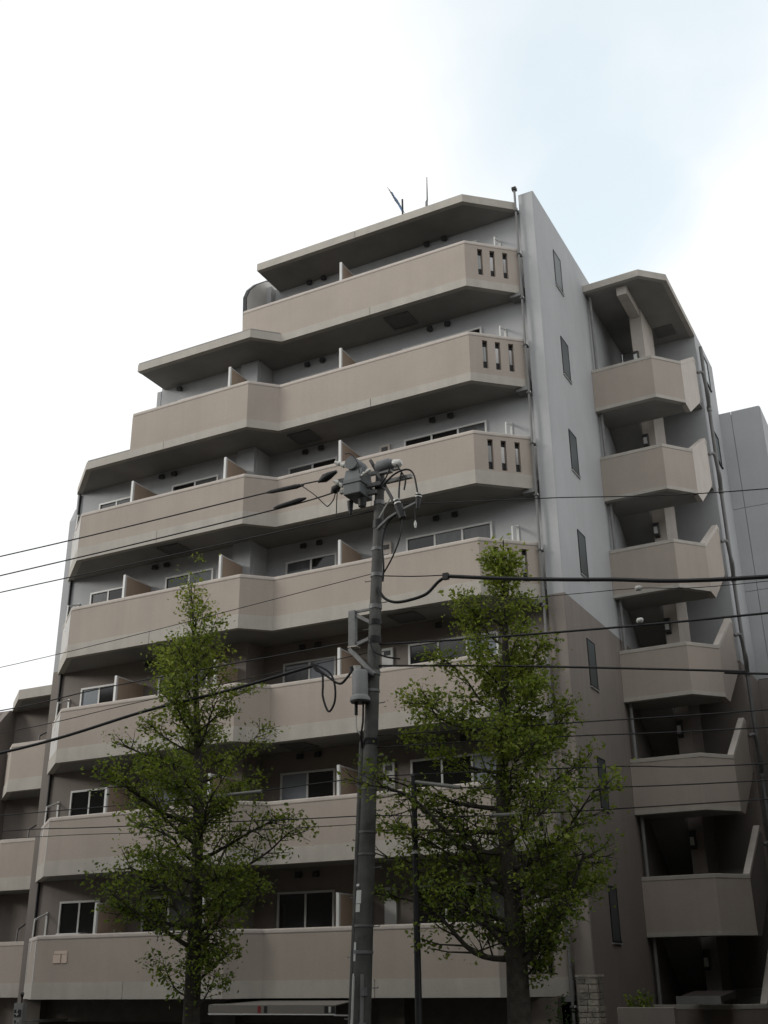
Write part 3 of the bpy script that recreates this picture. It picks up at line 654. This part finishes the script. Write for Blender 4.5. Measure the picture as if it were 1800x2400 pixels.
# strain insulators on the left conductors
for lab, a, b in (('dark strain insulator on the uppermost left conductor', (-9.98, 16.5, 12.02), (-9.55, 16.48, 12.14)), ('dark strain insulator on the second left conductor', (-9.62, 16.4, 11.68), (-9.40, 16.36, 11.76))):
    a, b = Vector(a), Vector(b)
    tag(MB().tube([a, a.lerp(b, .35), a.lerp(b, .6), b], [.02, .085, .075, .03], 12).build('strain_insulator', 'dark'), lab, 'insulator', 'strain insulators at the pole head')
for lab, a, b in (('long dark sleeve on the uppermost left wire', (-11.18, 16.5, 12.05), (-10.3, 16.5, 12.03)), ('long dark sleeve on the second left wire', (-10.95, 16.45, 11.655), (-10.2, 16.43, 11.70))):
    a, b = Vector(a), Vector(b)
    tag(MB().tube([a, a.lerp(b, .15), a.lerp(b, .5), a.lerp(b, .8), b], [.015, .04, .045, .05, .02], 8).build('wire_sleeve', 'dark'), lab, 'wire sleeve', 'dark sleeves on the wires')

# overhead wires
WG = 'overhead wires'
def wire(label, pts, r): cable('overhead_wire', label, [(p[0], PY if len(p) == 2 else p[1], p[-1]) for p in pts], r, 'wire', group=WG, n=10)
wire('uppermost overhead wire running left from the pole head', [(-40, 12.5), (-25, 12.12), (-17.03, 12.02), (-11.18, 12.05), (-9.9, 12.04)], .014)
wire('second overhead wire running left from the pole head', [(-40, 11.9), (-25, 11.58), (-17, 11.56), (-11.1, 11.64), (-9.5, 11.73)], .014)
wire('third overhead wire running left, just under the second', [(-40, 11.5), (-25, 11.18), (-16.2, 11.15), (-8.77, 11.16)], .012)
wire('thin lone wire left of the pole crossing the fifth-floor balcony', [(-40, 9.5), (-25, 9.35), (-17.4, 9.42), (-8.83, 9.93)], .007)
wire('thick black cable rising from lower left across the left tree', [(-40, 7.4), (-25, 7.25), (-17.55, 7.55), (-13.77, 8.0), (-11.8, 8.17), (-9.93, 8.40)], .030)
wire('wire running left across the fourth-floor window by the left fin', [(-40, 8.7), (-25, 8.42), (-17.7, 8.45), (-14.6, 8.6), (-8.91, 8.72)], .012)
wire('thin wire running left just above the thick cable', [(-40, 8.0), (-25, 7.9), (-17.6, 7.97), (-14, 8.19), (-8.92, 8.47)], .008)
wire('upper of two low wires running left past the third-floor rail', [(-40, 6.6), (-25, 6.36), (-17.33, 6.28), (-12.1, 6.24), (-8.95, 6.30), (-7.83, 6.10), (-6.34, 5.92), (-2, 5.7), (10, 5.6)], .010)
wire('low wire running left across the third-floor parapet', [(-40, 6.3), (-25, 6.05), (-17.28, 5.97), (-14.76, 5.88), (-10.27, 5.72), (-8.8, 5.67), (-6.6, 5.52), (-2.5, 5.45), (10, 5.3)], .010)
wire('lowest thin wire at left across the third-floor parapet', [(-40, 6.0), (-25, 5.85), (-16.25, 5.80), (-12, 5.62), (-9.05, 5.55)], .007)
wire('highest thin wire running right across the grey gable', [(px(11.3), 11.25), (-5.51, 10.72), (-1.85, 10.10), (6, 9.3), (16, 9.0)], .009)
wire('thick black cable running right at the fifth-floor balcony level', [(-7.35, 9.63), (-6.13, 9.37), (-4.55, 9.08), (-2.05, 8.69), (6, 8.0), (16, 7.8)], .034)
wire('thin messenger wire from shaft to the thick right cable', [(px(9.9), 9.88), (-8.0, 9.74), (-7.35, 9.65)], .010)
wire('thin wire running right just below the thick right cable', [(px(9.5), 9.2), (-5.03, 8.92), (-4.02, 8.84), (-2.05, 8.62), (6, 8.3), (16, 8.2)], .006)
wire('black wire running right, rising over the brown gable edge', [(px(8.6), 8.6), (-6.19, 8.38), (-2.13, 8.13), (6, 7.8), (16, 7.7)], .018)
wire('black wire running right across the fourth-floor gable window', [(px(8.2), 8.22), (-6.22, 7.87), (-2.71, 7.32), (-2.26, 7.22), (6, 6.0), (16, 5.4)], .018)
wire('pale thin wire running right below the gable window', [(px(7), 7.0), (-5.38, 6.84), (-2.34, 6.70), (6, 6.4), (16, 6.2)], .010)
wire('dark thin wire running right out of the right tree', [(px(6.8), 6.8), (-5.53, 6.64), (-2.37, 6.45), (6, 6.1), (16, 6.0)], .010)
wire('upper of two low wires crossing the third stair balcony', [(px(6.3), 6.32), (-4.82, 6.11), (-2.44, 5.94), (6, 5.7), (16, 5.6)], .010)
for lab, x, z in (('white spool spacer on the thin wire under the thick cable', -4.02, 8.84), ('white spool spacer hanging on the black right wire', -4.05, 8.31)):
    tag(MB().tube([(x - .05, PY, z), (x - .03, PY, z + .0), (x + .03, PY, z - .0), (x + .05, PY, z - .01)], [.025, .045, .045, .025], 12).build('wire_spacer', 'porcelain'), lab, 'spacer', 'white spacers on the wires')
for lab, a, b in (('pale plastic cover on the low wire beside the left tree trunk', (-12.1, 6.24), (-11.05, 6.25)), ('pale plastic cover on the low wire just right of the shaft', (-8.06, 6.16), (-7.22, 6.0)), ('grey plastic cover on the low wire inside the right tree', (-6.72, 5.525), (-6.2, 5.51))):
    tag(MB().tube([(a[0], PY, a[1]), (b[0], PY, b[1])], .032, 8).build('wire_cover', 'cover'), lab, 'wire cover', 'plastic covers on the wires')
# guy-wire guard beside the pole
tag(MB().tube([(-9.22, 16.28, 0.13), (-9.085, 16.30, 3.22)], [.022, .02], 8).build('guy_guard', 'porcelain'), 'slim white guard rod leaning along the lower left side of the pole', 'guard rod')

# slim black post
lpst = thing('steel_post', 'slim black steel post between the utility pole and the right tree', 'post', (-8.06, PY, .13))
MB().tube([(-8.06, PY, .13), (-8.06, PY, .9), (-8.06, PY, .95), (-8.06, PY, 6.25)], [.075, .075, .06, .045], 14).build('shaft', 'dark', lpst)
MB().tube([(-8.06, PY, 5.02), (-8.06, PY, 5.08)], .062, 12).build('clamp', 'porcelain', lpst)
MB().tube([(-8.06, PY, 6.25), (-8.06, PY, 6.30)], [.055, .03], 12).build('cap', 'dark', lpst)

# awning over the shop front
aw = thing('shop_awning', 'low beige awning with dark printed squares under the first balcony', 'awning', (-14, 21.4, 2.4))
MB().prism_x([(22.6, 2.80), (21.35, 2.690), (21.35, 2.675), (22.6, 2.785)], -15.5, -12.32).build('canopy_cloth', 'awning', aw)
va = MB().box(-15.5, -12.32, 21.34, 21.352, 2.52, 2.686).build('valance', 'awning', aw)
for x0, x1, m in ((-14.22, -14.14, 'red'), (-14.06, -13.98, 'dark'), (-12.58, -12.49, 'dark'), (-12.41, -12.33, 'dark')):
    MB().box(x0, x1, 21.333, 21.341, 2.535, 2.67).build('printed_square', m, va)
MB().box(-12.475, -12.43, 21.332, 21.341, 2.55, 2.655).build('printed_bar', 'porcelain', va)
MB().box(-15.5, -12.32, 21.336, 21.356, 2.50, 2.522).build('front_rail', 'white', aw)
for x in (-15.45, -12.37): MB().beam((x, 21.36, 2.5), (x, 22.6, 2.45), .03, .03).build('side_arm', 'white', aw)

# stone pillar by the gable
pil = thing('stone_pillar', 'narrow gate pillar of stacked split stone beside the gable foot', 'pillar', (-7.0, 21.7, .13))
MB().box(-7.17, -6.82, 21.52, 21.88, .13, 3.13).build('core', 'stone2', pil)
random.seed(5); z = .13; i = 0
while z < 3.1:
    h = random.choice((.11, .13, .15, .09)); h = min(h, 3.15 - z); c = random.uniform(.3, .7); c = -7.19 + .39 * c
    for (a, b_) in ((-7.19, c), (c, -6.80)):
        j = random.uniform(0, .018)
        MB().box(a + .006, b_ - .006 + j * .3, 21.50 - j, 21.60, z + .005, z + h - .005).build('stone', random.choice(('stone', 'stone', 'stone2')), pil, bevel=.006)
    j = random.uniform(0, .015)
    MB().box(-6.86, -6.795 + j, 21.605, 21.88, z + .005, z + h - .005).build('stone', random.choice(('stone', 'stone2')), pil, bevel=.006)
    z += h
MB().box(-7.21, -6.78, 21.48, 21.92, 3.15, 3.20).build('cap_stone', 'stone', pil, bevel=.01)
tag(MB().box(-6.76, -5.66, 22.5, 22.65, .1, 2.62).build('garden_wall', 'brown', bevel=.01), 'low plain wall right of the stone pillar under the gable', 'wall')
hd = thing('entrance_hood', 'dark sloping entrance hood in front of the lowest stair balcony', 'canopy', (-5.9, 26.2, 2.4))
MB().prism_x([(25.6, 2.62), (25.6, 2.74), (27.3, 2.84), (27.3, 2.70)], -6.35, -5.45).build('slab', 'shutter', hd)
MB().box(-6.37, -5.43, 25.58, 25.62, 2.60, 2.76).build('fascia', 'pipe', hd)

# vertical shop sign at lower left
sg = thing('projecting_sign', 'narrow vertical sign of stacked dark and pale squares at the lower left', 'sign', (-20.7, 21.1, .13))
MB().box(-20.90, -20.62, 21.05, 21.17, .13, 2.74).build('sign_case', 'pipe', sg)
for i in range(7):
    z = 2.60 - i * .20
    p_ = MB().box(-20.86, -20.66, 21.03, 21.052, z - .145, z).build('letter_plate', 'dark' if i % 2 == 0 else 'cover', sg)
    random.seed(50 + i); g = MB()
    for q in range(4):
        a, b_ = random.uniform(-.06, .06), random.uniform(-.045, .045)
        if q % 2: g.box(-20.76 + a - .03, -20.76 + a + .03, 21.024, 21.031, z - .075 + b_ - .008, z - .075 + b_ + .008)
        else: g.box(-20.76 + a - .008, -20.76 + a + .008, 21.022, 21.031, z - .075 + b_ - .04, z - .075 + b_ + .04)
    g.build('glyph', 'porcelain' if i % 2 == 0 else 'dark', p_)
MB().tube([(-20.72, 21.1, 2.74), (-20.72, 21.1, 2.84), (-20.68, 21.05, 2.95)], [.02, .02, .05], 8).build('sign_lamp', 'dark', sg)
MB().box(-20.80, -20.72, 21.12, 22.72, 2.30, 2.36).build('sign_bracket', 'pipe', sg)
# pale plaque on the lowest parapet
pq = thing('wall_plaque', 'small pale pink plaque of three pieces on the lowest left parapet', 'plaque', (-20.0, 21.46, 3.7))
MB().box(-20.20, -19.79, 21.462, 21.479, 3.80, 3.87).build('plate', 'plaque', pq)
MB().box(-20.22, -19.99, 21.460, 21.479, 3.60, 3.79).build('plate', 'plaque', pq)
MB().box(-19.95, -19.79, 21.460, 21.479, 3.60, 3.79).build('plate', 'plaque', pq)

# ================================================================ trees
def leaf_mesh(name, pts, size, m, parent, seed, kind=None):
    rnd = random.Random(seed); vs = []; fs = []; vals = []
    for (p, tone) in pts:
        s = size * rnd.choice((.55, .8, 1.0, 1.2, 1.5)) * rnd.uniform(.85, 1.15); d = Vector((rnd.gauss(0, 1), rnd.gauss(0, 1), rnd.gauss(0, .7))).normalized()
        u = d.cross(Vector((rnd.gauss(0, 1), rnd.gauss(0, 1), rnd.gauss(0, 1)))).normalized(); w = s * .30
        n = len(vs); mid = p + d * s * .45; fold = d.cross(u) * s * .08
        vs += [p, mid + u * w + fold, p + d * s, mid - u * w + fold]; fs.append((n, n + 1, n + 2, n + 3)); vals.append(min(1, max(0, tone + rnd.gauss(0, .17))))
    me = bpy.data.meshes.new(name); me.from_pydata([tuple(v) for v in vs], [], fs)
    at = me.attributes.new('rnd', 'FLOAT', 'FACE'); at.data.foreach_set('value', vals)
    me.materials.append(M[m]); o = bpy.data.objects.new(name, me); COL.objects.link(o)
    if parent is not None: adopt(o, parent)
    if kind: o['kind'] = kind
    return o
def tree(label, trunk, prof, limbs, seed, nleaf, tr0, extra=(), lean=0.0):
    """trunk: axis points; prof: (z, radius) outline of the crown; limbs: number of main limbs"""
    rnd = random.Random(seed); base = trunk[0]
    t = thing('street_tree', label, 'tree', base, 'young street trees before the building')
    ax = smooth_curve(trunk, 8); zt = ax[-1].z; z0 = ax[0].z
    rad = [max(.012, tr0 * (1 - (p.z - z0) / (zt - z0)) ** .95 + .008) for p in ax]
    rad[0] *= 1.25
    MB().tube(ax, rad, 14).build('trunk', 'bark', t)
    def pr(z):
        for (a, ra), (b, rb) in zip(prof, prof[1:]):
            if a <= z <= b: return ra + (rb - ra) * (z - a) / (b - a)
        return 0.0
    def axis(z):
        for a, b in zip(ax, ax[1:]):
            if a.z <= z <= b.z: return a.lerp(b, (z - a.z) / max(1e-6, b.z - a.z))
        return ax[-1]
    tips = []; zlo, zhi = prof[0][0], prof[-1][0]
    def twig(br, p, d, l2, r, dens):
        bend = Vector((rnd.uniform(-.06, .06), rnd.uniform(-.06, .06), rnd.uniform(.0, .10)))
        q1 = p + d * l2 * .55; q2 = p + d * l2 + bend
        br.tube([p, q1, q2], [r, r * .6, .003], 5, False)
        if rnd.random() < dens:
            tone = rnd.random()
            tips.append((q2, tone, 1.0)); tips.append((q1, tone, .7))
        for j in range(2):
            if rnd.random() < .65:
                d2 = (d + Vector((rnd.gauss(0, .7), rnd.gauss(0, .7), rnd.gauss(.15, .4)))).normalized(); e2 = q1 + d2 * l2 * rnd.uniform(.35, .7)
                br.tube([q1, e2], [r * .5, .003], 4, False)
                if rnd.random() < dens: tips.append((e2, rnd.random(), .9))
    az = rnd.uniform(0, 6)
    for i in range(limbs):
        f = (i + rnd.uniform(0, 1)) / limbs
        zs = max(zlo - 1.0, zlo - .8 + f * (zhi - zlo + .2)); s = axis(zs); az += 2.2 + rnd.uniform(-.9, .9)
        rise = rnd.uniform(.25, 1.1); ze = min(zhi - .1, zs + rise + .1); wob = rnd.uniform(.62, 1.15)
        L = pr(min(max(ze, zlo + .05), zhi)) * wob
        L *= 1 - lean * math.cos(az)
        if L < .10: continue
        dx, dy = math.cos(az), math.sin(az); sx, sy = -dy * rnd.uniform(-.25, .25), dx * rnd.uniform(-.25, .25)
        pts = [s, s + Vector((dx * L * .33 + sx * .3, dy * L * .33 + sy * .3, rise * rnd.uniform(.1, .35))), s + Vector(((dx + sx) * L * .68, (dy + sy) * L * .68, rise * rnd.uniform(.45, .8))), s + Vector((dx * L, dy * L, rise))]
        c = smooth_curve(pts, 5); r0 = min(.045, .010 + L * .018) * (1.2 if zs < zlo + .6 else 1)
        br = MB(); br.tube(c, [r0 * (1 - .8 * q / (len(c) - 1)) for q in range(len(c))], 7)
        dens = rnd.choice((.45, .7, .9, 1.0))
        for q in range(3, len(c)):
            fq = q / (len(c) - 1)
            for w in range(2 if L > .6 and q % 2 else 1):
                d = Vector((dx * .8 + rnd.gauss(0, .8), dy * .8 + rnd.gauss(0, .8), rnd.gauss(.35, .45))).normalized()
                twig(br, c[q], d, L * rnd.uniform(.14, .36) * (1.15 - .5 * fq) + .10, r0 * .34, dens)
        tips.append((c[-1], rnd.random(), 1.0))
        br.build('branch', 'bark', t)
    for pts, r0 in extra:
        c = smooth_curve(pts, 6); br = MB(); br.tube(c, [r0 * (1 - .7 * q / (len(c) - 1)) for q in range(len(c))], 9)
        for q in range(len(c) // 2, len(c)):
            for w in range(2):
                d = Vector((rnd.gauss(0, 1), rnd.gauss(0, 1), rnd.gauss(.5, .5))).normalized()
                twig(br, c[q], d, rnd.uniform(.2, .55), r0 * .22, .8)
        br.build('branch', 'bark', t)
    for q in range(16):                                   # leader shoots at the very top
        p = axis(zhi - q * .07); tips.append((p + Vector((rnd.gauss(0, .06), rnd.gauss(0, .06), 0)), .9, .6))
    for q in range(5):
        p = axis(zhi - rnd.uniform(.5, 1.5)); e_ = p + Vector((rnd.gauss(0, .16), rnd.gauss(0, .16), rnd.uniform(.45, .85)))
        MB().tube([p, p.lerp(e_, .5), e_], [.012, .008, .003], 5, False).build('branch', 'bark', t)
        for u in (.6, .8, 1.0): tips.append((p.lerp(e_, u), .95, .7))
    lv = []; per = nleaf / max(1, sum(w for _, _, w in tips))
    for p, tone, w in tips:
        n = int(per * w * rnd.uniform(.4, 1.6) * (1.12 - .6 * max(0, (p.z - zlo) / (zhi - zlo)) ** 2)); s = rnd.uniform(.055, .12)
        for q in range(n):
            v = p + Vector((rnd.gauss(0, s * 1.15), rnd.gauss(0, s * 1.15), rnd.gauss(0, s * .7)))
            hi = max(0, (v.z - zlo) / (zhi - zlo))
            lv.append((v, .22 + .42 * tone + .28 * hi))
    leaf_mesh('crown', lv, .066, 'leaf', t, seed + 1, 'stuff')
    return t
TL = Vector((-12.72, 17.0, .13))
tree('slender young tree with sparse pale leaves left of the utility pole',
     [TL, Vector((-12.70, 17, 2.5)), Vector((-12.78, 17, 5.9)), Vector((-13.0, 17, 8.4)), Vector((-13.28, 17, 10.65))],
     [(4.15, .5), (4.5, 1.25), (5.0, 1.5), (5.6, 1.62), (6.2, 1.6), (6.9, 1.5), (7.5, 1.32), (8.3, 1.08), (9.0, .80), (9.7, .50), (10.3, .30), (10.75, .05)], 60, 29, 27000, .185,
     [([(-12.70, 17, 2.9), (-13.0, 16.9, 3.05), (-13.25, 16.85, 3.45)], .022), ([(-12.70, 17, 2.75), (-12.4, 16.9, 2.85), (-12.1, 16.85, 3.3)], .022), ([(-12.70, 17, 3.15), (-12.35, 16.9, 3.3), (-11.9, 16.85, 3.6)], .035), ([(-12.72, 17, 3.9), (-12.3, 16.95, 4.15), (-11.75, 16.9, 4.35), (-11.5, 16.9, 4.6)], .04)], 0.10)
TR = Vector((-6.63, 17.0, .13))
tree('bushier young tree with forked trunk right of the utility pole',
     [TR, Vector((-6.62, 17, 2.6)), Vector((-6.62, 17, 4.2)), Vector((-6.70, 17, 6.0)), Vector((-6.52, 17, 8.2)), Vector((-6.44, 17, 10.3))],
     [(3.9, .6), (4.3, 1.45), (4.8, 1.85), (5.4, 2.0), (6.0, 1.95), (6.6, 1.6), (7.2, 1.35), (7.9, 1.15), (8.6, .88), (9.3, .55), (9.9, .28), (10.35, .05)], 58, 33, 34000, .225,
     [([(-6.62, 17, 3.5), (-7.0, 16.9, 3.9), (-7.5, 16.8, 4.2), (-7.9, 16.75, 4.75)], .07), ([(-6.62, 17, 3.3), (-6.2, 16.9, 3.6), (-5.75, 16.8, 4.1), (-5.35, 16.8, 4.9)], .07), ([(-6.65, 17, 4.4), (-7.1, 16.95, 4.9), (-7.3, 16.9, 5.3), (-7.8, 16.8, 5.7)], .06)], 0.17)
# low shrub at the pillar foot
sh = thing('shrub', 'small dark leafy shrub between the right tree and the stone pillar', 'shrub', (-7.45, 21.6, .13))
rs_ = random.Random(8); st_ = MB(); lv = []
for i in range(22):
    a = rs_.uniform(0, 6.28); r = rs_.uniform(.03, .25); h = rs_.uniform(1.6, 2.65); p = Vector((-7.45 + r * math.cos(a), 21.6 + r * math.sin(a), h))
    st_.tube([(-7.45, 21.6, .13), (-7.45 + r * .4 * math.cos(a), 21.6 + r * .4 * math.sin(a), h * .5), tuple(p)], [.012, .008, .003], 5, False)
    for q in range(60): lv.append((p + Vector((rs_.gauss(0, .1), rs_.gauss(0, .1), rs_.gauss(-.1, .2))), rs_.random()))
st_.build('stems', 'bark', sh); leaf_mesh('foliage', lv, .07, 'shrub', sh, 3, 'stuff')

iv = thing('shrub', 'small bright plant peeping over the low wall right of the pillar', 'shrub', (-6.35, 22.85, .13))
st_ = MB(); lv = []
for i in range(16):
    a = rs_.uniform(0, 6.28); r = rs_.uniform(.02, .28); h = rs_.uniform(2.3, 2.82); p = Vector((-6.35 + r * math.cos(a), 22.85 + r * .5 * math.sin(a), h))
    st_.tube([(-6.35, 22.85, .13), (-6.35 + r * .4 * math.cos(a), 22.85, h * .5), tuple(p)], [.012, .008, .003], 5, False)
    for q in range(40): lv.append((p + Vector((rs_.gauss(0, .07), rs_.gauss(0, .06), rs_.gauss(-.05, .10))), rs_.random()))
st_.build('stems', 'bark', iv); leaf_mesh('foliage', lv, .07, 'leaf', iv, 4, 'stuff')
